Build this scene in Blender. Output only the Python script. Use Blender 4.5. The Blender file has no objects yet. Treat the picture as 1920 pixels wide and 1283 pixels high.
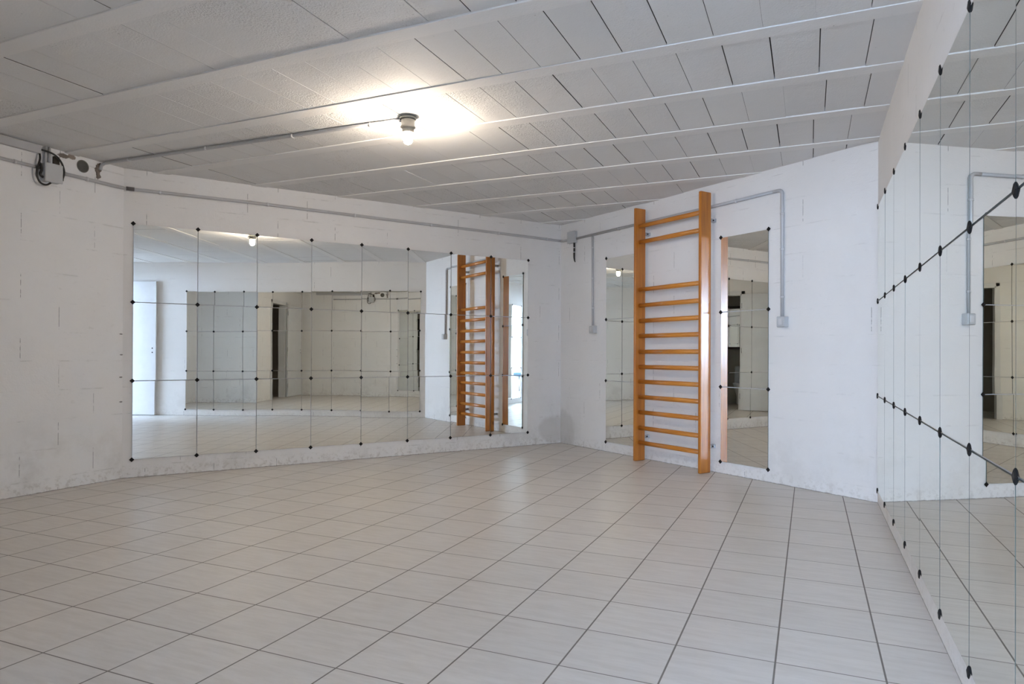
import bpy, bmesh, math, random
from mathutils import Matrix, Vector

SC = bpy.context.scene
COL = SC.collection
random.seed(11)

# ------------------------------------------------------------------ camera
CAM_H, YAW, PITCH, ROLL, FPX, HOR = 0.947, -0.4139, 0.0048, -0.0043, 1269.17, 659.36
fw = Vector((math.sin(YAW), math.cos(YAW), 0)); rt = Vector((math.cos(YAW), -math.sin(YAW), 0)); up = Vector((0, 0, 1))
f2 = fw * math.cos(PITCH) + up * math.sin(PITCH)
u2_ = up * math.cos(PITCH) - fw * math.sin(PITCH)
cr, sr = math.cos(ROLL), math.sin(ROLL)
cam_r = rt * cr - u2_ * sr
cam_u = rt * sr + u2_ * cr
cam_d = bpy.data.cameras.new('camera')
cam_d.sensor_fit = 'HORIZONTAL'; cam_d.sensor_width = 36.0
cam_d.lens = FPX / 1920 * 36.0
cam_d.shift_y = (HOR - 641.5) / 1920
cam_d.clip_start = 0.02
cam = bpy.data.objects.new('camera', cam_d); COL.objects.link(cam)
m = Matrix.Identity(4)
for i in range(3):
    m[i][0] = cam_r[i]; m[i][1] = cam_u[i]; m[i][2] = -f2[i]
m[2][3] = CAM_H
cam.matrix_world = m
SC.camera = cam

# ------------------------------------------------------------------ world, light, exposure
SKY = 72.0
BULB = 840.0
w = bpy.data.worlds.new('sky'); SC.world = w; w.use_nodes = True
bg = w.node_tree.nodes['Background']
bg.inputs['Color'].default_value = (0.56, 0.73, 1.0, 1); bg.inputs['Strength'].default_value = SKY
WIN = (-2.25, 1.75, 0.86, 2.25)          # hall window x0, x1, z0, z1 in the plane y = HALL_Y
HALL_Y = -5.2
pd = bpy.data.lights.new('daylight_portal', 'AREA'); pd.shape = 'RECTANGLE'
pd.size = WIN[1] - WIN[0]; pd.size_y = WIN[3] - WIN[2]; pd.cycles.is_portal = True
po = bpy.data.objects.new('daylight_portal', pd); COL.objects.link(po)
po.location = ((WIN[0] + WIN[1]) / 2, HALL_Y - 0.02, (WIN[2] + WIN[3]) / 2); po.rotation_euler = (math.pi / 2, 0, 0)
vs = SC.view_settings
vs.view_transform = 'Standard'; vs.look = 'None'; vs.exposure = 0.12; vs.gamma = 1.0; vs.use_curve_mapping = False
cy = SC.cycles
cy.max_bounces = 13; cy.diffuse_bounces = 6; cy.glossy_bounces = 11; cy.transmission_bounces = 6
cy.sample_clamp_indirect = 80.0; cy.use_denoising = True; cy.use_adaptive_sampling = True; cy.adaptive_threshold = .015; cy.caustics_reflective = True; cy.blur_glossy = 0.3

# ------------------------------------------------------------------ node helpers
class NT:
    def __init__(s, name):
        s.m = bpy.data.materials.new(name); s.m.use_nodes = True
        s.t = s.m.node_tree; s.n = s.t.nodes; s.b = s.n['Principled BSDF']; s.tc = None
    def link(s, a, b): s.t.links.new(a, b)
    def put(s, inp, v):
        if isinstance(v, bpy.types.NodeSocket): s.link(v, inp)
        else: inp.default_value = v
    def obj(s):
        if not s.tc: s.tc = s.n.new('ShaderNodeTexCoord')
        return s.tc.outputs['Object']
    def xyz(s):
        q = s.n.new('ShaderNodeSeparateXYZ'); s.link(s.obj(), q.inputs[0]); return q.outputs
    def math(s, op, a, b=0.0, c=0.0, clamp=False):
        q = s.n.new('ShaderNodeMath'); q.operation = op; q.use_clamp = clamp
        s.put(q.inputs[0], a); s.put(q.inputs[1], b)
        if op in ('MULTIPLY_ADD', 'SMOOTHSTEP', 'COMPARE'): s.put(q.inputs[2], c)
        return q.outputs[0]
    def combine(s, x, y, z=0.0):
        q = s.n.new('ShaderNodeCombineXYZ'); s.put(q.inputs[0], x); s.put(q.inputs[1], y); s.put(q.inputs[2], z); return q.outputs[0]
    def noise(s, scale, detail=4, rough=.55, vec=None, stretch=None):
        q = s.n.new('ShaderNodeTexNoise'); q.inputs['Scale'].default_value = scale
        q.inputs['Detail'].default_value = detail; q.inputs['Roughness'].default_value = rough
        v = vec or s.obj()
        if stretch:
            mp = s.n.new('ShaderNodeMapping'); mp.inputs['Scale'].default_value = stretch; s.link(v, mp.inputs[0]); v = mp.outputs[0]
        s.link(v, q.inputs['Vector']); return q.outputs['Fac']
    def white(s, vec):
        q = s.n.new('ShaderNodeTexWhiteNoise'); q.noise_dimensions = '3D'; s.link(vec, q.inputs['Vector']); return q.outputs['Value']
    def ramp(s, f, lo, hi, a=0.0, b=1.0, smooth=True):
        q = s.n.new('ShaderNodeMapRange'); q.interpolation_type = 'SMOOTHSTEP' if smooth else 'LINEAR'
        s.put(q.inputs[0], f); q.inputs[1].default_value = lo; q.inputs[2].default_value = hi
        q.inputs[3].default_value = a; q.inputs[4].default_value = b; return q.outputs[0]
    def mix(s, f, a, b):
        q = s.n.new('ShaderNodeMix'); q.data_type = 'RGBA'; s.put(q.inputs[0], f)
        for i, v in ((6, a), (7, b)):
            if isinstance(v, tuple): q.inputs[i].default_value = (*v, 1)
            else: s.link(v, q.inputs[i])
        return q.outputs[2]
    def bump(s, h, strength, dist=.01):
        q = s.n.new('ShaderNodeBump'); q.inputs['Strength'].default_value = strength; q.inputs['Distance'].default_value = dist
        s.link(h, q.inputs['Height']); s.link(q.outputs[0], s.b.inputs['Normal'])
    def base(s, c): s.put(s.b.inputs['Base Color'], (*c, 1) if isinstance(c, tuple) else c)

def plain(name, c, rough=.5, metal=0.0, spec=None, grain=0.0, scale=60, var=.08):
    t = NT(name)
    if var:
        f = t.noise(8, 3); t.base(t.mix(f, tuple(x * (1 - var) for x in c), tuple(min(1, x * (1 + var)) for x in c)))
    else: t.base(c)
    t.b.inputs['Roughness'].default_value = rough; t.b.inputs['Metallic'].default_value = metal
    if spec is not None: t.b.inputs['Specular IOR Level'].default_value = spec
    if grain: t.bump(t.noise(scale, 4), grain)
    return t.m

def wall_mat(name, col=(.80, .79, .78), off=0.0, dirt=1.0, damage=(), course=.2, zoff=.09, blk=.5, joints=.5, base_band=1.0):
    t = NT(name); x, y, z = t.xyz()
    zz = t.math('DIVIDE', t.math('SUBTRACT', z, zoff), course); row = t.math('FLOOR', zz)
    par = t.math('MULTIPLY', t.math('PINGPONG', row, 1.0), .5)
    u = t.math('ADD', t.math('ADD', t.math('DIVIDE', x, blk), off), par)
    cell = t.math('FLOOR', t.math('ADD', u, .5))
    du = t.math('MULTIPLY', t.math('ABSOLUTE', t.math('SUBTRACT', u, cell)), blk)     # metres from a vertical joint
    wob = t.math('MULTIPLY', t.noise(40, 2), .0012)
    vline = t.ramp(t.math('ADD', du, wob), .0012, .0032, 1, 0)
    pick = t.white(t.combine(cell, row, 3.0))
    pickm = t.ramp(pick, 1 - joints, 1 - joints * .55, 0, 1)
    fz = t.math('FRACT', zz)
    inz = t.math('MULTIPLY', t.ramp(fz, .08, .12), t.ramp(fz, .86, .9, 1, 0))
    brk = t.ramp(t.noise(23, 3), .40, .52)
    vj = t.math('MULTIPLY', t.math('MULTIPLY', vline, pickm), t.math('MULTIPLY', inz, brk))
    dz = t.math('MULTIPLY', t.math('SUBTRACT', .5, t.math('ABSOLUTE', t.math('SUBTRACT', fz, .5))), course)
    hj = t.ramp(dz, .001, .006, 1, 0)
    hn = t.ramp(t.noise(5, 5, .7, stretch=(1, 1, 3)), .50, .62)
    hjm = t.math('MULTIPLY', hj, hn)
    # scuffs, pinholes and flaking paint, mostly low on the wall
    low = t.ramp(z, .0, .55, 1, 0)
    vlow = t.ramp(z, .03, .12, 1, 0)
    scuff = t.math('MULTIPLY', t.ramp(t.noise(9, 8, .72), .60, .72), t.math('ADD', .15, t.math('MULTIPLY', low, .6)))
    specks = t.math('MULTIPLY', t.ramp(t.noise(60, 3, .6), .73, .76), t.ramp(t.noise(4, 3), .5, .62))
    flake = t.math('MULTIPLY', t.ramp(t.noise(26, 6, .7), .50, .60), t.math('MULTIPLY', vlow, base_band))
    tone = t.noise(1.6, 5, .6)
    c = t.mix(tone, tuple(k * .93 for k in col), tuple(min(1, k * 1.04) for k in col))
    c = t.mix(t.math('MULTIPLY', scuff, .45 * dirt), c, (.44, .43, .40))
    stain = t.math('MULTIPLY', t.ramp(t.noise(2.6, 6, .7), .46, .66), t.ramp(z, .12, .62, 1, .12))
    c = t.mix(t.math('MULTIPLY', stain, .34 * dirt), c, (.50, .48, .45))
    rub = t.math('MULTIPLY', t.ramp(t.noise(14, 7, .75, stretch=(1, 1, 2.2)), .58, .66), t.ramp(t.noise(1.7, 3), .45, .6))
    c = t.mix(t.math('MULTIPLY', rub, .22 * dirt), c, (.40, .385, .36))
    c = t.mix(t.math('MULTIPLY', flake, .42 * dirt), c, (.42, .39, .35))
    c = t.mix(t.math('MULTIPLY', hjm, .34 * dirt ** 2), c, (.38, .37, .35))
    c = t.mix(t.math('MULTIPLY', specks, .75 * dirt), c, (.14, .13, .12))
    c = t.mix(t.math('MULTIPLY', vj, .85), c, (.16, .16, .16))
    edge = t.math('MULTIPLY', t.ramp(t.math('ADD', z, t.math('MULTIPLY', t.noise(30, 3), .010)), .006, .013, 1, 0), .8)
    c = t.mix(edge, c, (.20, .18, .15))
    for (x0, z0, rx, rz, colr, amt, ns) in damage:
        ex = t.math('DIVIDE', t.math('SUBTRACT', x, x0), rx); ez = t.math('DIVIDE', t.math('SUBTRACT', z, z0), rz)
        d = t.math('ADD', t.math('MULTIPLY', ex, ex), t.math('MULTIPLY', ez, ez))
        d = t.math('ADD', d, t.math('MULTIPLY', t.math('SUBTRACT', t.noise(ns, 5, .65), .5), 2.6))
        c = t.mix(t.math('MULTIPLY', t.ramp(d, .5, 1.1, 1, 0), amt), c, colr)
    t.base(c); t.b.inputs['Roughness'].default_value = .62; t.b.inputs['Specular IOR Level'].default_value = .3
    hgt = t.math('ADD', t.math('MULTIPLY', t.noise(90, 4), .25), t.math('MULTIPLY', t.noise(7, 5, .7), 1.0))
    hgt = t.math('SUBTRACT', hgt, t.math('MULTIPLY', t.math('ADD', vj, t.math('MULTIPLY', hjm, .5)), 1.2))
    hgt = t.math('ADD', hgt, t.math('MULTIPLY', t.math('MULTIPLY', vlow, t.noise(18, 5)), 2.0))
    t.bump(hgt, .28, .012)
    return t.m

def floor_mat():
    t = NT('ceramic_floor_tile'); x, y, z = t.xyz()
    U = t.math('DIVIDE', t.math('SUBTRACT', x, .208), .3025); V = t.math('DIVIDE', t.math('SUBTRACT', y, 1.366), .2935)
    cu = t.math('FLOOR', t.math('ADD', U, .5)); cv = t.math('FLOOR', t.math('ADD', V, .5))
    dx = t.math('MULTIPLY', t.math('ABSOLUTE', t.math('SUBTRACT', U, cu)), .3)
    dy = t.math('MULTIPLY', t.math('ABSOLUTE', t.math('SUBTRACT', V, cv)), .3)
    gx = t.ramp(dx, .0021, .0034, 1, 0); gy = t.ramp(dy, .0017, .0028, 1, 0)
    g = t.math('MAXIMUM', gx, gy)
    tid = t.white(t.combine(t.math('FLOOR', U), t.math('FLOOR', V), 1.0))
    st = t.noise(5, 7, .7, stretch=(1, 7, 1)); cl = t.noise(3.1, 5, .6)
    c = t.mix(t.ramp(st, .34, .66), (.600, .566, .530), (.680, .648, .615))
    c = t.mix(t.ramp(tid, 0, 1, 0, .13, False), c, (.40, .375, .345))
    c = t.mix(t.math('MULTIPLY', t.ramp(cl, .42, .8), .3), c, (.70, .675, .65))
    c = t.mix(t.math('MULTIPLY', t.ramp(t.noise(40, 2), .80, .82), .6), c, (.15, .13, .11))
    c = t.mix(t.math('MULTIPLY', g, .92), c, (.155, .138, .122))
    t.base(c)
    t.put(t.b.inputs['Roughness'], t.math('ADD', .36, t.math('MULTIPLY', g, .4)))
    t.b.inputs['Specular IOR Level'].default_value = .42
    t.bump(t.math('SUBTRACT', t.math('MULTIPLY', st, .08), g), .3, .0015)
    return t.m

def ceiling_mat(name='painted_ceiling_block', lo=(.68, .675, .67), hi=(.78, .775, .77), rgh=1.0):
    t = NT(name); x, y, z = t.xyz()
    cell = t.white(t.combine(t.math('FLOOR', t.math('DIVIDE', t.math('SUBTRACT', x, .02), .81)), t.math('FLOOR', t.math('DIVIDE', t.math('SUBTRACT', y, 1.95), .6)), 2.0))
    rough_area = t.math('MULTIPLY', t.ramp(t.noise(.8, 3, .6), .42, .52), t.math('MULTIPLY', t.ramp(cell, .15, .4), t.ramp(x, -2.0, -.9, rgh, rgh * .12)))
    gr = t.noise(110, 3, .6)
    pits = t.math('MULTIPLY', t.ramp(gr, .60, .68), rough_area)
    c = t.mix(t.noise(1.3, 5, .6), lo, hi)
    c = t.mix(t.math('MULTIPLY', pits, .7), c, (.25, .24, .23))
    c = t.mix(t.math('MULTIPLY', t.ramp(t.noise(46, 3), .74, .77), .5), c, (.2, .19, .18))
    t.base(c); t.b.inputs['Roughness'].default_value = .75; t.b.inputs['Specular IOR Level'].default_value = .25
    h = t.math('ADD', t.math('MULTIPLY', t.noise(12, 5, .7), .5), t.math('MULTIPLY', t.math('MULTIPLY', gr, rough_area), 4.0))
    h = t.math('ADD', h, t.math('MULTIPLY', t.noise(120, 2), .25))
    t.bump(h, .42, .009)
    return t.m

def mirror_mat():
    t = NT('mirror_glass')
    t.n.remove(t.b)
    g = t.n.new('ShaderNodeBsdfAnisotropic') if False else t.n.new('ShaderNodeBsdfGlossy')
    g.inputs['Roughness'].default_value = 0.0; g.inputs['Color'].default_value = (.955, .965, .93, 1)
    b = t.n.new('ShaderNodeBump'); b.inputs['Strength'].default_value = .018; b.inputs['Distance'].default_value = .01
    geo = t.n.new('ShaderNodeNewGeometry')
    t.link(t.noise(2.2, 1, .4, vec=geo.outputs['Position']), b.inputs['Height']); t.link(b.outputs[0], g.inputs['Normal'])
    out = [q for q in t.n if q.type == 'OUTPUT_MATERIAL'][0]
    t.link(g.outputs[0], out.inputs[0])
    return t.m

def wood_mat(name, a, b, rough=.3, axis=2):
    t = NT(name)
    st = [14, 14, 14]; st[axis] = .9
    f = t.noise(1.6, 6, .62, stretch=tuple(st)); g = t.noise(9, 4, .6, stretch=tuple(4 if k != axis else .3 for k in range(3)))
    x, y, z = t.xyz()
    kn = t.noise(4.2, 2, .5); knot = t.ramp(kn, .70, .76)
    c = t.mix(t.ramp(f, .32, .68), a, b)
    c = t.mix(t.math('MULTIPLY', t.ramp(g, .5, .7), .35), c, tuple(k * .55 for k in a))
    c = t.mix(t.math('MULTIPLY', knot, .7), c, tuple(k * .3 for k in a))
    t.base(c); t.b.inputs['Roughness'].default_value = rough
    t.b.inputs['Coat Weight'].default_value = .22; t.b.inputs['Coat Roughness'].default_value = .16
    t.bump(f, .12, .003)
    return t.m

def emit_mat(name, c, s):
    t = NT(name); t.base(c); t.b.inputs['Emission Color'].default_value = (*c, 1); t.b.inputs['Emission Strength'].default_value = s
    return t.m

# ------------------------------------------------------------------ mesh helpers
class MB:
    def __init__(s): s.bm = bmesh.new(); s.mats = []
    def mi(s, m):
        if m not in s.mats: s.mats.append(m)
        return s.mats.index(m)
    def face(s, co, m=None, smooth=False):
        f = s.bm.faces.new([s.bm.verts.new(c) for c in co])
        if m: f.material_index = s.mi(m)
        f.smooth = smooth; return f
    def box(s, x0, x1, y0, y1, z0, z1, m=None, bevel=0.0, xf=None, seg=2):
        r = bmesh.ops.create_cube(s.bm, size=1.0); vs = r['verts']
        for v in vs: v.co = Vector(((x0 + x1) / 2 + v.co.x * (x1 - x0), (y0 + y1) / 2 + v.co.y * (y1 - y0), (z0 + z1) / 2 + v.co.z * (z1 - z0)))
        fs = set(f for v in vs for f in v.link_faces)
        if bevel:
            es = set(e for v in vs for e in v.link_edges)
            rr = bmesh.ops.bevel(s.bm, geom=list(es), offset=bevel, segments=seg, affect='EDGES', profile=.5)
            fs = set(rr['faces']) | set(f for f in fs if f.is_valid)
            vs = list(set(v for f in fs for v in f.verts)); fs = set(f for v in vs for f in v.link_faces)
            for f in rr['faces']: f.smooth = seg > 1
        if m:
            k = s.mi(m)
            for f in fs: f.material_index = k
        if xf is not None: bmesh.ops.transform(s.bm, matrix=xf, verts=vs)
        return vs
    def tube(s, pts, r, m=None, n=12, cap=True, smooth=True, sx=1.0):
        pts = [Vector(p) for p in pts]; rings = []
        rad = r if isinstance(r, (list, tuple)) else [r] * len(pts)
        ref = None
        for i, p in enumerate(pts):
            d = (pts[min(i + 1, len(pts) - 1)] - pts[max(i - 1, 0)]).normalized()
            if ref is None:
                ref = Vector((0, 0, 1)) if abs(d.z) < .9 else Vector((0, 1, 0))
            a = (ref - d * ref.dot(d)).normalized(); ref = a; b = d.cross(a)
            rings.append([s.bm.verts.new(p + (a * math.cos(2 * math.pi * k / n) * sx + b * math.sin(2 * math.pi * k / n)) * rad[i]) for k in range(n)])
        k = s.mi(m) if m else 0
        for A_, B_ in zip(rings, rings[1:]):
            for j in range(n):
                f = s.bm.faces.new([A_[j], A_[(j + 1) % n], B_[(j + 1) % n], B_[j]]); f.smooth = smooth; f.material_index = k
        if cap:
            f = s.bm.faces.new(rings[0][::-1]); f.material_index = k
            f = s.bm.faces.new(rings[-1]); f.material_index = k
    def lathe(s, prof, m=None, n=32, smooth=True, center=(0, 0, 0)):
        k = s.mi(m) if m else 0; rings = []
        for r, z in prof:
            rings.append([s.bm.verts.new((center[0] + r * math.cos(2 * math.pi * j / n), center[1] + r * math.sin(2 * math.pi * j / n), center[2] + z)) for j in range(n)])
        for A_, B_ in zip(rings, rings[1:]):
            for j in range(n):
                f = s.bm.faces.new([A_[j], A_[(j + 1) % n], B_[(j + 1) % n], B_[j]]); f.smooth = smooth; f.material_index = k
        for rg in (rings[0], rings[-1]):
            f = s.bm.faces.new(rg); f.material_index = k
    def mesh(s, name):
        bmesh.ops.recalc_face_normals(s.bm, faces=s.bm.faces)
        me = bpy.data.meshes.new(name); s.bm.to_mesh(me); s.bm.free()
        for m_ in s.mats: me.materials.append(m_)
        return me
    def build(s, name, m=None, parent=None, xf=None):
        if m: s.mats = [m] if not s.mats else s.mats
        o = bpy.data.objects.new(name, s.mesh(name)); COL.objects.link(o)
        if parent: o.parent = parent
        if xf is not None:
            if parent: o.matrix_local = xf
            else: o.matrix_world = xf
        return o

def tag(o, label=None, cat=None, group=None, kind=None):
    for k, v in (('label', label), ('category', cat), ('group', group), ('kind', kind)):
        if v: o[k] = v
    return o
def empty(name, xf):
    o = bpy.data.objects.new(name, None); COL.objects.link(o); o.empty_display_size = .05; o.matrix_world = xf; return o
def T(x, y, z): return Matrix.Translation((x, y, z))
def arc(c, a, b, r, a0, a1, n=6):
    c, a, b = Vector(c), Vector(a), Vector(b)
    return [tuple(c + a * r * math.cos(a0 + (a1 - a0) * i / n) + b * r * math.sin(a0 + (a1 - a0) * i / n)) for i in range(n + 1)]

# ------------------------------------------------------------------ layout (metres), fitted to the photograph
H = 2.342
AB = .5948
XR, YC, XL, L2 = .4052, 4.9526, -4.7438, 3.4481
Cc = Vector((XR, YC, 0)); u2 = Vector((-math.cos(AB), math.sin(AB), 0)); ub = Vector((-math.sin(AB), -math.cos(AB), 0))
Bc = Cc + u2 * L2
LB = (XL - Bc.x) / ub.x
Ac = Bc + ub * LB
def frame(o, ax, ay):
    M_ = Matrix.Identity(4)
    for i in range(3): M_[i][0] = ax[i]; M_[i][1] = ay[i]; M_[i][3] = o[i]
    return M_
FB = frame(Bc, ub, -u2)                                   # x runs from the back corner to the left corner
FW = frame(Cc, u2, ub)                                    # x runs from the right corner to the back corner
FR = frame(Vector((XR, 0, 0)), Vector((0, 1, 0)), Vector((-1, 0, 0)))
FL = frame(Vector((XL, 0, 0)), Vector((0, -1, 0)), Vector((1, 0, 0)))   # x = -y
TH = .14
REAR_Y, FRONT_Y, SIDE_X = .04, 1.27, -2.33
DX0, DX1, DZ = -.36, .402, 2.05                           # doorway behind the camera
WX0, WX1 = -3.80, -3.03                                   # doorway to the small washroom

M_wall = wall_mat('white_painted_block_wall', off=.37)
M_wallB = wall_mat('white_painted_block_wall_back', off=.444, blk=.489, joints=.75, damage=((.09, .16, .20, .16, (.50, .47, .43), .45, 2),))
M_wallW = wall_mat('white_painted_block_wall_angled', off=.416, joints=.42, dirt=.65, damage=((3.40, .15, .20, .22, (.50, .48, .45), .42, 2),))
M_wallR = wall_mat('white_painted_block_wall_right', off=.0, joints=.25, dirt=.7, base_band=.5)
M_wallL = wall_mat('white_painted_block_wall_left', off=.54, joints=.75,
                   damage=((-3.29, 2.27, .020, .060, (.17, .14, .12), .95, 30), (-3.045, 2.315, .045, .018, (.15, .12, .10), .95, 34),
                           (-3.10, 2.325, .03, .02, (.22, .17, .13), .9, 30)) + tuple((-3.482, zq, .014, .006, (.12, .11, .10), .8, 40) for zq in (1.09, .935, .765, .58)))
M_plaster = plain('smooth_white_plaster', (.80, .80, .80), .7, grain=.1)
M_floor = floor_mat(); M_ceil = ceiling_mat(); M_beam = ceiling_mat('smooth_painted_beam', (.73, .72, .71), (.82, .81, .80), 0.0); M_gap = plain('dark_open_joint', (.07, .065, .06), .9); M_mirror = mirror_mat()
M_edge = plain('mirror_edge', (.10, .13, .12), .3, var=0)
M_black = plain('black_plastic', (.010, .010, .011), .6, spec=.2, var=0)
M_conduit = plain('grey_plastic_conduit', (.47, .47, .48), .45)
M_conduit_w = plain('conduit_clip_plastic', (.60, .60, .61), .5)
M_box = plain('grey_plastic_box', (.50, .51, .52), .45)
M_cable = plain('black_cable', (.015, .014, .014), .4, var=0)
M_post = wood_mat('varnished_pine_post', (.43, .135, .014), (.56, .205, .026))
M_rung = wood_mat('varnished_pine_rung', (.53, .18, .022), (.66, .265, .042), axis=0)
M_metal = plain('zinc_metal', (.45, .45, .46), .35, 1.0)
M_door = plain('white_door_paint', (.68, .69, .70), .4)
M_dark = plain('dark_brown_wood', (.035, .026, .018), .4)
M_lampw = plain('aged_white_porcelain', (.15, .148, .138), .45)

# ------------------------------------------------------------------ room shell
def struct(o): o['kind'] = 'structure'; return o
b = MB(); b.box(-5.0, 2.4, HALL_Y - .15, 7.3, -.12, 0)
struct(b.build('floor', M_floor))

# ceiling: beams with flat hollow blocks between them, every block at its own height
b = MB()
b.box(-5.0, .55, REAR_Y - .14, 7.25, H + .030, H + .14, M_gap)
k = -4
while True:
    y0 = 1.852 + .6 * k
    if y0 > 7.1: break
    if y0 > -.2:
        b.box(-5.0, .55, y0, y0 + .095, H - .005, H + .05, M_beam, bevel=.0015, seg=1)
    if y0 + .6 > REAR_Y - .1 and y0 < 7.0:
        off = random.choice([0, 0, 0, .055, -.07, .02]); x = -5.05 + off + (.02 + 5.05) % .2025
        xs = []
        while x < .55: xs.append(x); x += .2025
        run = 0.004
        for xa, xb in zip(xs, xs[1:] + [.56]):
            if random.random() < .4: run = random.choice([.0015, .002, .003, .004, .005])
            g = random.choice([.0003, .0012, .0020, .0027, .0034, .0042])
            za = H + run - .002
            gy = random.choice([.0003, .0005, .002, .004])
            b.box(xa + g, xb - g * .5, max(y0 + .095 + gy, REAR_Y - .13), min(y0 + .6 - gy * .5, 7.2), za, H + .04, M_ceil)
            if g > .001:                                          # unpainted side of an open joint
                b.box(xb - g * .5, xb - g * .5 + .0004, max(y0 + .096 + gy, REAR_Y - .13), min(y0 + .599 - gy * .5, 7.2), za + .0015, H + .04, M_gap)
                b.box(xa + g - .0004, xa + g, max(y0 + .096 + gy, REAR_Y - .13), min(y0 + .599 - gy * .5, 7.2), za + .0015, H + .04, M_gap)
    k += 1
struct(b.build('ceiling'))

def wall(name, xf, s0, s1, mat, holes=(), z1=H + .03, th=TH):
    """flat wall in its own frame, the room on its +y side; holes = (s0, s1, z0, z1)"""
    q = MB(); s = s0
    for (a, c, z0, zt) in sorted(holes):
        q.box(s, a, -th, 0, 0, z1)
        if z0 > 0: q.box(a, c, -th, 0, 0, z0)
        if zt < z1: q.box(a, c, -th, 0, zt, z1)
        s = c
    q.box(s, s1, -th, 0, 0, z1)
    return struct(q.build(name, mat, xf=xf))
wall('wall_back', FB, -.1, LB + .1, M_wallB)
wall('wall_back_right', FW, -.1, L2 + .1, M_wallW)
wall('wall_right', FR, REAR_Y - .14, YC + .08, M_wallR)
# left wall with the round duct hole near the ceiling
hs, hz, hr = -3.178, 2.277, .041
sq = .056
q = MB()
q.box(-(Ac.y + .1), hs - sq, -TH, 0, 0, H + .03); q.box(hs + sq, -FRONT_Y + .1, -TH, 0, 0, H + .03)
q.box(hs - sq, hs + sq, -TH, 0, 0, hz - sq); q.box(hs - sq, hs + sq, -TH, 0, hz + sq, H + .03)
N = 32
def sqp(a):
    c, s_ = math.cos(a), math.sin(a); kk = sq / max(abs(c), abs(s_)); return (hs + c * kk, 0, hz + s_ * kk)
for i in range(N):
    a0, a1 = 2 * math.pi * (i + .0) / N + math.pi / 4, 2 * math.pi * (i + 1.0) / N + math.pi / 4
    c0, c1 = (hs + hr * math.cos(a0), 0, hz + hr * math.sin(a0)), (hs + hr * math.cos(a1), 0, hz + hr * math.sin(a1))
    q.face([sqp(a0), sqp(a1), c1, c0])
struct(q.build('wall_left', M_wallL, xf=FL))
q = MB(); nseg = 32; rg = []
for (r_, yy) in ((hr + .004, .002), (hr, .003), (hr - .002, 0), (hr - .003, -.10)):
    rg.append([q.bm.verts.new((hs + r_ * math.cos(2 * math.pi * j / nseg), yy, hz + r_ * math.sin(2 * math.pi * j / nseg))) for j in range(nseg)])
for A_, B_ in zip(rg, rg[1:]):
    for j in range(nseg):
        f = q.bm.faces.new([A_[j], A_[(j + 1) % nseg], B_[(j + 1) % nseg], B_[j]]); f.smooth = True
q.bm.faces.new(rg[-1])
duct = q.build('vent_duct', plain('dusty_dark_duct', (.22, .21, .19), .8, grain=.3, var=.4), xf=FL)
tag(duct, 'round dark vent duct opening high in the left wall beside the cable box', 'vent')

# rear parts of the room, seen only in the mirrors
FF = frame(Vector((0, FRONT_Y, 0)), Vector((-1, 0, 0)), Vector((0, 1, 0)))      # x = -world x, room on +y
wall('wall_front', FF, -SIDE_X + .1203, 4.9, M_wall, holes=((-WX1, -WX0, 0, 2.03),), th=.12)
FS = frame(Vector((SIDE_X, 0, 0)), Vector((0, -1, 0)), Vector((1, 0, 0)))
wall('wall_side', FS, -(FRONT_Y - .0005), -(REAR_Y - .14), M_wall, th=.12)
FE = frame(Vector((0, REAR_Y, 0)), Vector((-1, 0, 0)), Vector((0, 1, 0)))
wall('wall_rear', FE, -XR, -SIDE_X + .1, M_wall, holes=((-DX1, -DX0, 0, DZ),), th=.14)

def door_frame(name, xf, s0, s1, z1, th, mat=M_door, over=.05):
    q = MB()
    for y0, y1 in ((-th - .012, .012),):
        q.box(s0 - .001, s0 + .022, y0, y1, 0, z1, bevel=.002); q.box(s1 - .022, s1 + .001, y0, y1, 0, z1, bevel=.002)
        q.box(s0 - .001, s1 + .001, y0, y1, z1 - .022, z1 + .001, bevel=.002)
    q.box(s0 - over, s0 + .004, 0.0005, .014, 0, z1 + over, bevel=.003)
    q.box(s1 - .004, min(s1 + over, s1 + over), 0.0005, .014, 0, z1 + over, bevel=.003)
    q.box(s0 - over, s1 + over, 0.0005, .014, z1 - .004, z1 + over, bevel=.003)
    return struct(q.build(name, mat, xf=xf))
door_frame('trim_1', FF, -WX1, -WX0, 2.03, .12)

def door_leaf(name, xf, wd, ht, label):
    """leaf: hinge edge at x=0, thickness in y 0..0.04"""
    e = empty(name, xf); e['kind'] = 'structure'; e['label'] = label
    q = MB(); q.box(0, wd, 0, .038, .008, ht, bevel=.002); q.build('door_panel', M_door, e)
    for z in (1.04, .976):
        q = MB(); q.lathe([(.0105, 0), (.0105, .001)], n=20)
        o = q.build('keyhole' if z < 1 else 'spindle_hole', M_cable, e, T(wd - .055, .0385, z) @ Matrix.Rotation(-math.pi / 2, 4, 'X'))
    for z in (.25, 1.05, 1.82):
        q = MB(); q.tube([(0, .034, z - .045), (0, .034, z + .045)], .007, n=10); q.build('hinge', M_metal, e)
    return e
# open flat against the right wall: leaf from y = .05 to .83
door_leaf('door_1', frame(Vector((XR - .012, REAR_Y + .012, 0)), Vector((0, 1, 0)), Vector((-1, 0, 0))), .775, 2.045,
          'white flush door leaf folded open against the right wall')
dl = frame(Vector((WX0 - .01, FRONT_Y + .03, 0)), Vector((-math.cos(.05), math.sin(.05), 0)), Vector((math.sin(.05), math.cos(.05), 0)))
door_leaf('door_2', dl, .74, 2.02, 'white flush door leaf folded open beside the washroom doorway')

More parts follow.
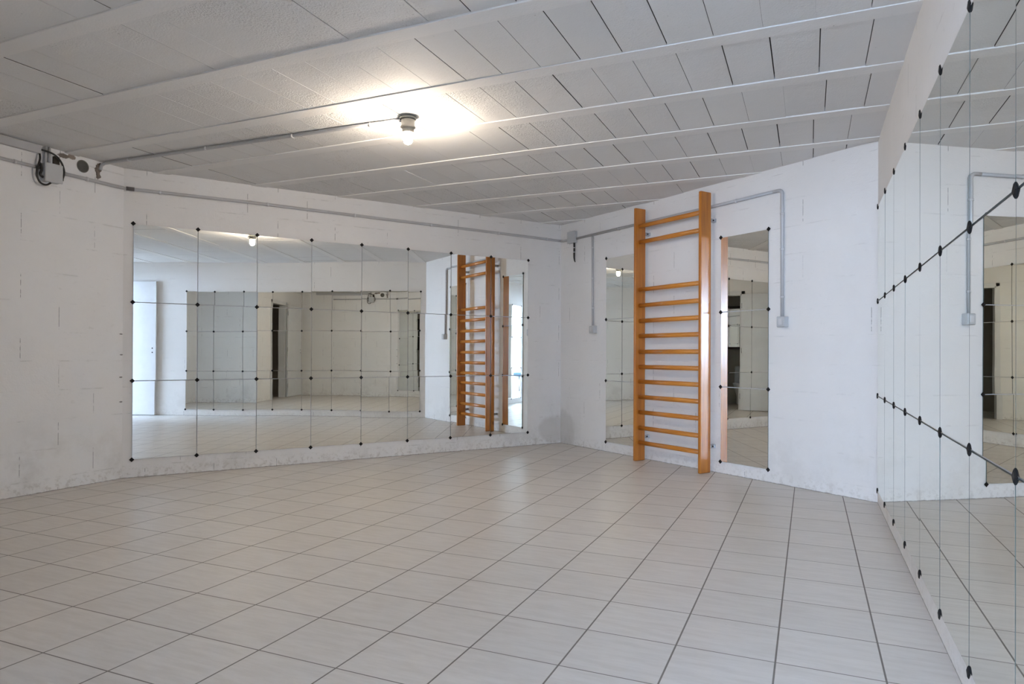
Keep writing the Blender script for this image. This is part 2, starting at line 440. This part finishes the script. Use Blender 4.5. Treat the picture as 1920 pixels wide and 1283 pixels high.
# the bright hall behind the camera, with its window
HX0, HX1, HZ = -2.45, 2.2, 2.45
def shell_box(name, x0, x1, y0, y1, z0, z1, mat=M_plaster):
    q = MB(); q.box(x0, x1, y0, y1, z0, z1); return struct(q.build(name, mat))
shell_box('wall_hall_left', HX0 - .12, HX0, HALL_Y - .12, REAR_Y - .141, 0, HZ)
shell_box('wall_hall_right', HX1, HX1 + .12, HALL_Y - .12, REAR_Y - .0, 0, HZ)
shell_box('wall_hall_near', XR + .1402, HX1, REAR_Y - .14, REAR_Y, 0, HZ)
shell_box('ceiling_hall', HX0 - .12, HX1 + .12, HALL_Y - .12, REAR_Y - .1405, HZ, HZ + .1)
FH = frame(Vector((0, HALL_Y, 0)), Vector((-1, 0, 0)), Vector((0, 1, 0)))
wall('wall_hall_window', FH, -HX1, -HX0, M_plaster, holes=((-WIN[1], -WIN[0], WIN[2], WIN[3]),), z1=HZ, th=.12)
q = MB()
q.box(WIN[0], WIN[1], HALL_Y - .09, HALL_Y - .04, WIN[2], WIN[2] + .05); q.box(WIN[0], WIN[1], HALL_Y - .09, HALL_Y - .04, WIN[3] - .05, WIN[3])
for i in range(5):
    xx = WIN[0] + (WIN[1] - WIN[0] - .05) * i / 4; q.box(xx, xx + .05, HALL_Y - .09, HALL_Y - .04, WIN[2] + .05, WIN[3] - .05)
struct(q.build('window_1', M_door))
q = MB(); q.box(WIN[0] - .05, WIN[1] + .05, HALL_Y + .001, HALL_Y + .14, WIN[2] - .045, WIN[2] - .01, bevel=.004)
struct(q.build('trim_2', M_door))

# ------------------------------------------------------------------ wall mirrors
PW, PH = .4500, .5977
def panel_mesh(name, w_, h_):
    q = MB(); t_ = .006
    x0, x1 = -w_ / 2, w_ / 2
    q.face([(x0, t_, 0), (x0, t_, h_), (x1, t_, h_), (x1, t_, 0)], M_mirror)
    for co in ([(x0, 0, 0), (x0, t_, 0), (x1, t_, 0), (x1, 0, 0)], [(x0, 0, h_), (x1, 0, h_), (x1, t_, h_), (x0, t_, h_)],
               [(x0, 0, 0), (x0, 0, h_), (x0, t_, h_), (x0, t_, 0)], [(x1, 0, 0), (x1, t_, 0), (x1, t_, h_), (x1, 0, h_)],
               [(x0, 0, 0), (x1, 0, 0), (x1, 0, h_), (x0, 0, h_)]):
        q.face(co, M_edge)
    bmesh.ops.remove_doubles(q.bm, verts=q.bm.verts, dist=1e-6)
    return q.mesh(name)
def clip_mesh():
    q = MB(); a = .0128
    b_ = a * .72
    lo = [(-a, 0, -a), (a, 0, -a), (a, 0, a), (-a, 0, a)]; mid = [(x * 1.0, .0022, z * 1.0) for x, _, z in lo]; hi = [(x / a * b_, .0050, z / a * b_) for x, _, z in lo]
    V = [[q.bm.verts.new(c) for c in rr] for rr in (lo, mid, hi)]
    for A_, B_ in zip(V, V[1:]):
        for j in range(4): q.bm.faces.new([A_[j], A_[(j + 1) % 4], B_[(j + 1) % 4], B_[j]])
    q.bm.faces.new(V[0]); q.bm.faces.new(V[2])
    bmesh.ops.rotate(q.bm, verts=q.bm.verts, cent=(0, 0, 0), matrix=Matrix.Rotation(math.pi / 4, 3, 'Y'))
    return q.mesh('mirror_clip')
ORD = ['first', 'second', 'third', 'fourth', 'fifth', 'sixth', 'seventh', 'eighth', 'ninth']
ROWP = ['top', 'middle', 'bottom']
ROWC = ['top edge', 'upper joint', 'lower joint', 'bottom edge']
CM = clip_mesh(); CM.materials.append(M_black)
def mirror_wall(xf, s0, z0, cols, pitch, rh, step, wname, gapx=.006, gapz=.006, order='left', tilt=.0009, clipcols=None, skipnote='', tilts=None):
    """s of the first column edge = s0, growing by step per column"""
    me = panel_mesh('mirror_tile', pitch - gapx, rh - gapz)
    for c in range(cols):
        for r in range(3):                                        # r = 0 top row
            o = bpy.data.objects.new('mirror_tile', me); COL.objects.link(o)
            s = s0 + step * (c + .5) * pitch; z = z0 + (2 - r) * rh + gapz / 2
            ta, tb = random.gauss(0, tilt), random.gauss(0, tilt)
            if tilts and (c, r) in tilts: ta, tb = tilts[(c, r)]
            o.matrix_world = xf @ T(s, .0022, z) @ Matrix.Rotation(ta, 4, 'Z') @ Matrix.Rotation(tb, 4, 'X')
            n = c if order == 'left' else cols - 1 - c
            if cols == 1: lb = '%s mirror tile of the %s' % (ROWP[r], wname)
            else: lb = '%s-row mirror tile on the %s, %s of %s from left' % (ROWP[r], wname, ORD[n], ['', '', 'two', '', '', '', '', '', 'eight'][cols])
            tag(o, lb, 'mirror', 'mirror tiles on the ' + wname)
    for c in range(cols + 1):
        for r in range(4):
            o = bpy.data.objects.new('mirror_clip', CM); COL.objects.link(o)
            s = s0 + step * c * pitch; z = z0 + (3 - r) * rh
            o.matrix_world = xf @ T(s, .0078, z)
            n = c if order == 'left' else cols - c
            if cols == 1: lb = 'black clip, %s of the %s, %s side' % (ROWC[r], wname, ['left', 'right'][n])
            else: lb = 'black mirror clip, %s, %s, %s from left' % (ROWC[r], wname, ORD[n])
            tag(o, lb, 'clip', 'mirror clips on the ' + wname)
mirror_wall(FB, .4290, .1388, 8, PW, PH, 1, 'mirrored back wall', order='right')
mirror_wall(FR, YC - .0787, .0935, 8, .4494, .6022, -1, 'long mirrored right wall', gapz=.007, order='left')
mirror_wall(FW, .8230, .0957, 1, PW, .6005, 1, 'narrow mirror right of the wall bars', order='right')
mirror_wall(FW, 2.2450, .0957, 1, PW - .004, .6005, 1, 'narrow mirror left of the wall bars', order='right')

# ------------------------------------------------------------------ wall bars (ladder) on the angled wall
lad = empty('wall_bars', FW @ T(1.728, 0, 0))
tag(lad, 'tall varnished pine gymnastic wall bars with thirteen rungs on the white wall', 'wall bars')
def lx(s): return s - 1.728
for (sa, sb, lbl) in ((1.335, 1.3625, None), (2.0935, 2.1215, None)):
    q = MB(); q.box(lx(sa), lx(sb), .050, .170, .001, 2.268, bevel=.007, seg=3)
    q.build('post', M_post, lad)
for z in (2.107, 1.964, 1.536, 1.394, 1.256, 1.120, .979, .843, .711, .574, .437, .297, .165):
    q = MB()
    q.tube([(lx(1.3605), .118, z), (lx(1.75), .1185, z), (lx(2.0955), .118, z)], [.0160, .0170, .0160], n=18, sx=1.18)
    q.build('rung', M_rung, lad)
for s_ in (1.335, 2.0935):
    for z in (2.045, .212):
        q = MB(); x = lx(s_)
        q.box(x + .001, x + .022, .0005, .0495, z - .014, z + .014, bevel=.0008, seg=1)
        q.box(x - .010, x + .026, .0004, .0035, z - .016, z + .016, bevel=.0008, seg=1)
        br = q.build('bracket', M_metal, lad)
        q = MB(); q.tube([(x + .0008, .026, z), (x - .004, .026, z)], .006, n=6, smooth=False); q.build('bolt', M_black, br)

# ------------------------------------------------------------------ conduits, boxes, switches
def conduit(xf, name, pts, r, label, clips=(), mat=None):
    q = MB(); q.tube(pts, r, n=12)
    o = q.build(name, mat or M_conduit, xf=xf); tag(o, label, 'conduit')
    for (p, ax) in clips:                                        # ax: run direction, 'x', 'y' or 'z'; the wall is at y = 0 (z top for ceiling)
        q = MB(); d = Vector({'x': (1, 0, 0), 'y': (0, 1, 0), 'z': (0, 0, 1)}[ax]) * .007
        q.tube([Vector(p) - d, Vector(p) + d], r + .003, n=14)
        q.build('pipe_clip', M_conduit_w, o)
    return o
ZC = 2.190
Rr = .0105
# left wall and back wall run, built in the back wall frame and bent round both corners
def to(xf_to, xf_from, p): return tuple(xf_to.inverted() @ xf_from @ Vector(p))
conduit(FL, 'electrical_conduit', [(-2.0, .014, ZC), (-2.93, .014, ZC)], Rr,
        'thin grey conduit along the left wall, ending at the left side of the cable box', clips=[((-2.30, .014, ZC), 'x'), ((-2.72, .014, ZC), 'x')])
conduit(FL, 'electrical_conduit', [(-3.01, .014, ZC), (-3.28, .014, ZC), (-3.44, .014, ZC), (-Ac.y + .013, .018, ZC)], .0125,
        'grey conduit on the left wall from the cable box to the left corner', clips=[((-3.20, .014, ZC), 'x')])
cond_back = conduit(FB, 'electrical_conduit', [(LB - .012, .018, ZC), (LB - .075, .014, ZC), (3.2, .014, 2.195), (2.0, .014, 2.187), (1.0, .014, 2.181), (.10, .014, 2.174), (.022, .022, 2.172)], .0125,
        'long grey conduit across the back wall above the mirrors',
        clips=[((s_, .014, z_), 'x') for s_, z_ in ((3.85, 2.190), (3.05, 2.194), (2.3, 2.189), (1.55, 2.184), (.8, 2.179), (.2, 2.175))])
conduit(FW, 'electrical_conduit', [(L2 - .022, .022, 2.172), (L2 - .06, .014, 2.166), (3.288, .014, 2.162)], .0125, 'very short grey conduit between the back corner and the square corner box')
q = MB(); q.tube([(LB - .068, .0145, ZC + .0005), (LB - .014, .0175, ZC)], .0150, n=12)
q.build('sleeve', plain('dark_grey_tape', (.12, .11, .11), .6), cond_back)['label'] = 'short dark sleeve just right of the left corner'
# angled wall run to the right-hand switch
zt = 2.160
conduit(FW, 'electrical_conduit', [(3.155, .014, zt), (1.5, .014, zt + .002), (.775, .014, zt + .006)], .0125,
        'grey conduit running behind the wall bars from the corner box', clips=[((1.12, .014, zt + .003), 'x'), ((2.5, .014, zt), 'x')])
conduit(FW, 'electrical_conduit', [(.775, .014, zt + .006), (.74, .014, zt + .006)] + [(.732 - .030 * math.sin(a), .014, zt - .024 + .030 * math.cos(a)) for a in (.3, .7, 1.1, 1.5)] + [(.702, .014, 2.05), (.700, .014, 1.225)], .0125,
        'grey conduit bending down the bright wall to the right-hand switch', clips=[((.702, .014, 1.99), 'z'), ((.701, .014, 1.73), 'z'), ((.70, .014, 1.38), 'z')])
conduit(FW, 'electrical_conduit', [(2.900, .013, zt - .012), (2.897, .013, 1.7), (2.892, .013, 1.235)], Rr,
        'vertical grey conduit dropping to the switch near the back corner', clips=[((2.899, .013, 2.03), 'z'), ((2.896, .013, 1.72), 'z'), ((2.893, .013, 1.42), 'z')])
def switch(s_, z_, label):
    e = empty('wall_switch', FW @ T(s_, 0, z_)); tag(e, label, 'switch')
    q = MB(); q.box(-.034, .034, .0005, .046, -.038, .038, bevel=.003); q.build('switch_box', M_box, e)
    q = MB(); q.box(-.031, .031, .046, .052, -.035, .035, bevel=.003); q.build('cover_plate', M_box, e)
    q = MB(); q.box(-.014, .014, .052, .0555, -.022, .022, bevel=.002); q.build('rocker', M_conduit_w, e)
switch(.690, 1.196, 'square grey surface switch on the bright wall right of the wall bars')
switch(2.872, 1.204, 'square grey surface switch below the thin conduit by the back corner')
jb = empty('junction_box', FW @ T(3.222, 0, 2.180)); tag(jb, 'square grey junction box high on the wall next to the back corner', 'junction box')
q = MB(); q.box(-.060, .064, .0005, .034, -.060, .060, bevel=.004); q.build('box_body', M_box, jb)
q = MB(); q.box(-.062, .066, .034, .042, -.062, .062, bevel=.004); q.build('box_lid', M_box, jb)
cb = MB()
pts = [(3.196, .016, 2.120), (3.196, .016, 2.05), (3.196, .017, 2.00), (3.192, .020, 1.965), (3.178, .026, 1.935), (3.158, .034, 1.915)]
cb.tube(pts, [.010, .010, .010, .009, .0075, .005], n=10)
cb = cb.build('cable_stub', M_cable, xf=FW); tag(cb, 'short black cable stub hanging below the corner junction box', 'cable')
for z in (2.068, 2.022):
    q = MB(); q.tube([(3.196, .016, z - .004), (3.196, .016, z + .004)], .0125, n=12); q.build('cable_tie', M_conduit_w, cb)

# left wall cable box with pipes and black cable loops
lb_ = empty('junction_box', FL @ T(-2.944, 0, 2.165)); tag(lb_, 'grey cable box under the ceiling on the left wall with black cables looped round it', 'junction box')
q = MB(); q.box(-.056, .056, .0005, .050, -.060, .060, bevel=.005); q.build('box_body', M_box, lb_)
q = MB(); q.box(-.059, .059, .050, .061, -.063, .063, bevel=.006); q.build('box_lid', M_box, lb_)
for s_ in (-2.910, -2.936):
    conduit(FL, 'electrical_conduit', [(s_, .018, 2.225), (s_, .018, H - .001)], .0085, 'short upright grey pipe between cable box and ceiling, %s of the pair' % ('left' if s_ > -2.92 else 'right'))
q = MB(); q.box(-.018, .018, .001, .022, -.03, .03, bevel=.002)
tag(q.build('cable_bracket', M_dark, xf=FL @ T(-2.985, 0, 2.262)), 'small dark bracket on top of the left cable box', 'bracket')
def sm(pts, n=3):
    P = [Vector(p) for p in pts]; out = []
    for i in range(len(P) - 1):
        p0, p1, p2, p3 = P[max(i - 1, 0)], P[i], P[i + 1], P[min(i + 2, len(P) - 1)]
        for k_ in range(n):
            t_ = k_ / n
            out.append(.5 * ((2 * p1) + (p2 - p0) * t_ + (2 * p0 - 5 * p1 + 4 * p2 - p3) * t_ * t_ + (3 * p1 - p0 - 3 * p2 + p3) * t_ ** 3))
    out.append(P[-1]); return out
q = MB(); q.tube(sm([(-2.874, .012, 2.295), (-2.868, .03, 2.25), (-2.856, .035, 2.205), (-2.846, .035, 2.165), (-2.848, .035, 2.12), (-2.868, .036, 2.085), (-2.905, .036, 2.078), (-2.935, .034, 2.098)], 4), .0062, n=10)
tag(q.build('cable_loop', M_cable, xf=FL), 'black cable loop hanging on the left side of the left cable box', 'cable')
q = MB(); q.tube(sm([(-2.876, .030, 2.308), (-2.93, .045, 2.300), (-2.975, .045, 2.280), (-3.010, .040, 2.240), (-3.026, .035, 2.190), (-3.020, .03, 2.150), (-3.018, .03, 2.132)], 4), .0062, n=10)
tag(q.build('cable_loop', M_cable, xf=FL), 'black cable loop curving over the right side of the left cable box', 'cable')
q = MB(); q.tube(sm([(-2.862, .028, 2.225), (-2.872, .034, 2.20), (-2.875, .034, 2.17), (-2.866, .034, 2.14), (-2.885, .034, 2.125)], 4), .0075, n=10)
tag(q.build('cable_stub', M_cable, xf=FL), 'thick black cable end poking out left of the left cable box', 'cable')
q = MB(); q.box(-2.880, -1.6, .0005, .030, 2.282, 2.334, bevel=.003)
tag(q.build('cable_trunking', M_conduit, xf=FL), 'flat grey cable trunking along the top of the left wall', 'trunking')
# broken masonry with a stub of pipe where the ceiling conduit starts
q = MB()
for i in range(16):
    random.seed(200 + i); a = random.uniform(.006, .013)
    q.box(-a, a, -.004, random.uniform(.003, .012), -a, a, xf=T(-3.29 + random.uniform(-.014, .014), 0, 2.225 + i * .0065) @ Matrix.Rotation(random.uniform(0, 3), 4, 'Y'))
tag(q.build('broken_masonry', plain('rough_brown_mortar', (.20, .165, .14), .9, grain=.4, var=.4), xf=FL), 'rough broken masonry chunk below the start of the ceiling conduit', 'masonry', kind='stuff')
random.seed(31)
# ceiling conduit to the lamp
LX, LY = -2.160, 3.385
zc = H - .014
cp = [(XL + .012, 3.300, H - .06), (XL + .02, 3.303, H - .03), (XL + .05, 3.308, zc), (-4.15, 3.322, zc), (-3.2, 3.350, zc), (-2.6, 3.368, zc), (LX - .045, LY - .001, zc)]
co = conduit(Matrix.Identity(4), 'electrical_conduit', cp, .0115, 'grey conduit on the ceiling leading to the bare bulb lamp',
             clips=[((x_, y_, zc), 'x') for x_, y_ in ((-4.45, 3.317), (-3.72, 3.335), (-3.0, 3.356), (-2.42, 3.376))])
lamp = empty('ceiling_lamp', T(LX, LY, H - .004)); tag(lamp, 'bare glowing bulb in a white ceiling socket', 'lamp')
q = MB(); q.lathe([(.0, 0), (.048, 0), (.050, -.006), (.046, -.014), (.0, -.014)][1:4], n=40); q.build('base_plate', M_lampw, lamp)
q = MB(); q.lathe([(.038, -.012), (.041, -.018), (.041, -.052), (.045, -.056), (.045, -.060), (.036, -.066), (.034, -.070), (.034, -.090), (.030, -.092)], n=40); q.build('socket', M_lampw, lamp)
q = MB(); q.lathe([(.012, -.088), (.025, -.0925), (.0275, -.100), (.0285, -.120), (.027, -.135), (.021, -.149), (.010, -.156), (.002, -.157)], n=32)
q.build('bulb', emit_mat('glowing_bulb', (1.0, .85, .68), BULB), lamp)

# ------------------------------------------------------------------ washroom behind the left doorway (dim, seen by reflection)
WY0 = -.55
shell_box('wall_washroom_left', -4.75, -4.64, WY0, FRONT_Y - .1205, 0, 2.3, plain('beige_paint', (.40, .36, .30), .7))
shell_box('wall_washroom_right', SIDE_X - .24, SIDE_X - .1202, WY0, FRONT_Y - .1205, 0, 2.3, plain('beige_paint_side', (.40, .36, .30), .7))
shell_box('wall_washroom_far', -4.75, SIDE_X - .1202, WY0 - .1, WY0, 0, 2.3, plain('beige_paint_far', (.38, .34, .28), .7))
shell_box('ceiling_washroom', -4.75, SIDE_X - .1202, WY0 - .1, FRONT_Y - .1205, 2.3, 2.36, M_plaster)
fm = empty('framed_mirror', T(-3.72, WY0, 1.52)); tag(fm, 'dark framed wall mirror above the toilet, seen only as a reflection through the washroom doorway', 'mirror')
q = MB()
for (x0, x1, z0, z1) in ((-.40, .40, .38, .43), (-.40, .40, -.43, -.38), (-.40, -.35, -.38, .38), (.35, .40, -.38, .38)): q.box(x0, x1, .001, .03, z0, z1, bevel=.003)
q.build('frame', M_dark, fm)
q = MB(); q.box(-.35, .35, .002, .010, -.38, .38); q.build('glass', M_mirror, fm)
tl = empty('toilet', T(-3.72, WY0, 0)); tag(tl, 'white toilet under the dark framed mirror, reflected through the washroom doorway', 'toilet')
q = MB(); q.lathe([(.10, 0), (.115, .03), (.10, .16), (.14, .30), (.19, .385), (.185, .40)], n=28, center=(0, .40, 0)); q.build('bowl', M_door, tl)
q = MB(); q.lathe([(.195, .40), (.20, .41), (.195, .425)], n=28, center=(0, .40, 0)); q.build('seat', M_door, tl)
q = MB(); q.box(-.19, .19, .002, .17, .40, .76, bevel=.02); c_ = q.build('cistern', M_door, tl)
q = MB(); q.box(-.10, .10, .10, .30, .0, .40, bevel=.02); q.build('pedestal', M_door, tl)
q = MB(); q.tube([(-.03, .08, .758), (-.03, .08, .772)], .02, n=14); q.build('flush_button', M_metal, c_)
q = MB()
for i in range(9):
    z0 = 1.62 - i * .045; q.box(-.13 - .004 * math.sin(i), .13 + .003 * math.cos(i), .012 + .006 * (i % 2), .028 + .006 * (i % 2), z0 - .046, z0, bevel=.006)
tag(q.build('hand_towel', plain('teal_towel', (.03, .16, .15), .9, grain=.5), xf=frame(Vector((-4.64, .55, 0)), Vector((0, -1, 0)), Vector((1, 0, 0)))), 'dark teal towel hanging in the washroom, reflected in the mirrors', 'towel')
q = MB(); q.tube([(-.16, .022, 1.63), (.16, .022, 1.63)], .007, n=10); q.tube([(-.16, .0, 1.63), (-.16, .022, 1.63)], .006, n=10); q.tube([(.16, .0, 1.63), (.16, .022, 1.63)], .006, n=10)
tag(q.build('towel_rail', M_metal, xf=frame(Vector((-4.64, .55, 0)), Vector((0, -1, 0)), Vector((1, 0, 0)))), 'thin metal rail carrying the teal towel', 'towel rail')

# ------------------------------------------------------------------ things in the bright hall, seen by reflection
def bottle(x, y, z, h_, r_, c_, label):
    q = MB(); q.lathe([(r_ * .9, 0), (r_, .008), (r_, h_ * .58), (r_ * .8, h_ * .68), (r_ * .34, h_ * .78), (r_ * .32, h_ * .93)], n=20)
    e = empty('bottle', T(x, y, z)); tag(e, label, 'bottle', 'bottles on the hall window ledge')
    t_ = plain('bottle_glass_' + label.split()[1], c_, .12); q.build('bottle_body', t_, e)
    q = MB(); q.lathe([(r_ * .38, h_ * .92), (r_ * .38, h_)], n=16); q.build('cap', M_black, e)
zz = WIN[2] - .009
bottle(-1.62, HALL_Y + .08, zz, .34, .035, (.05, .10, .06), 'tall green bottle on the hall window ledge')
bottle(-1.50, HALL_Y + .07, zz, .22, .032, (.20, .09, .03), 'short brown bottle on the hall window ledge, next to the green one')
bottle(-1.40, HALL_Y + .08, zz, .17, .03, (.10, .12, .14), 'small grey bottle at the right end of the three on the ledge')
st = empty('stool', T(-.92, -1.75, 0)); tag(st, 'stool with a round blue padded seat in the bright hall, reflected in the narrow mirror', 'stool')
q = MB(); q.lathe([(.15, .44), (.185, .455), (.195, .48), (.18, .51), (.12, .525), (.02, .53)], n=32); q.build('seat', plain('blue_vinyl', (.06, .13, .22), .4), st)
q = MB(); q.tube([(0, 0, .03), (0, 0, .445)], .022, n=14); q.build('column', M_metal, st)
q = MB(); q.lathe([(.19, .001), (.19, .012), (.05, .03), (.03, .05)], n=32); q.build('foot', M_metal, st)
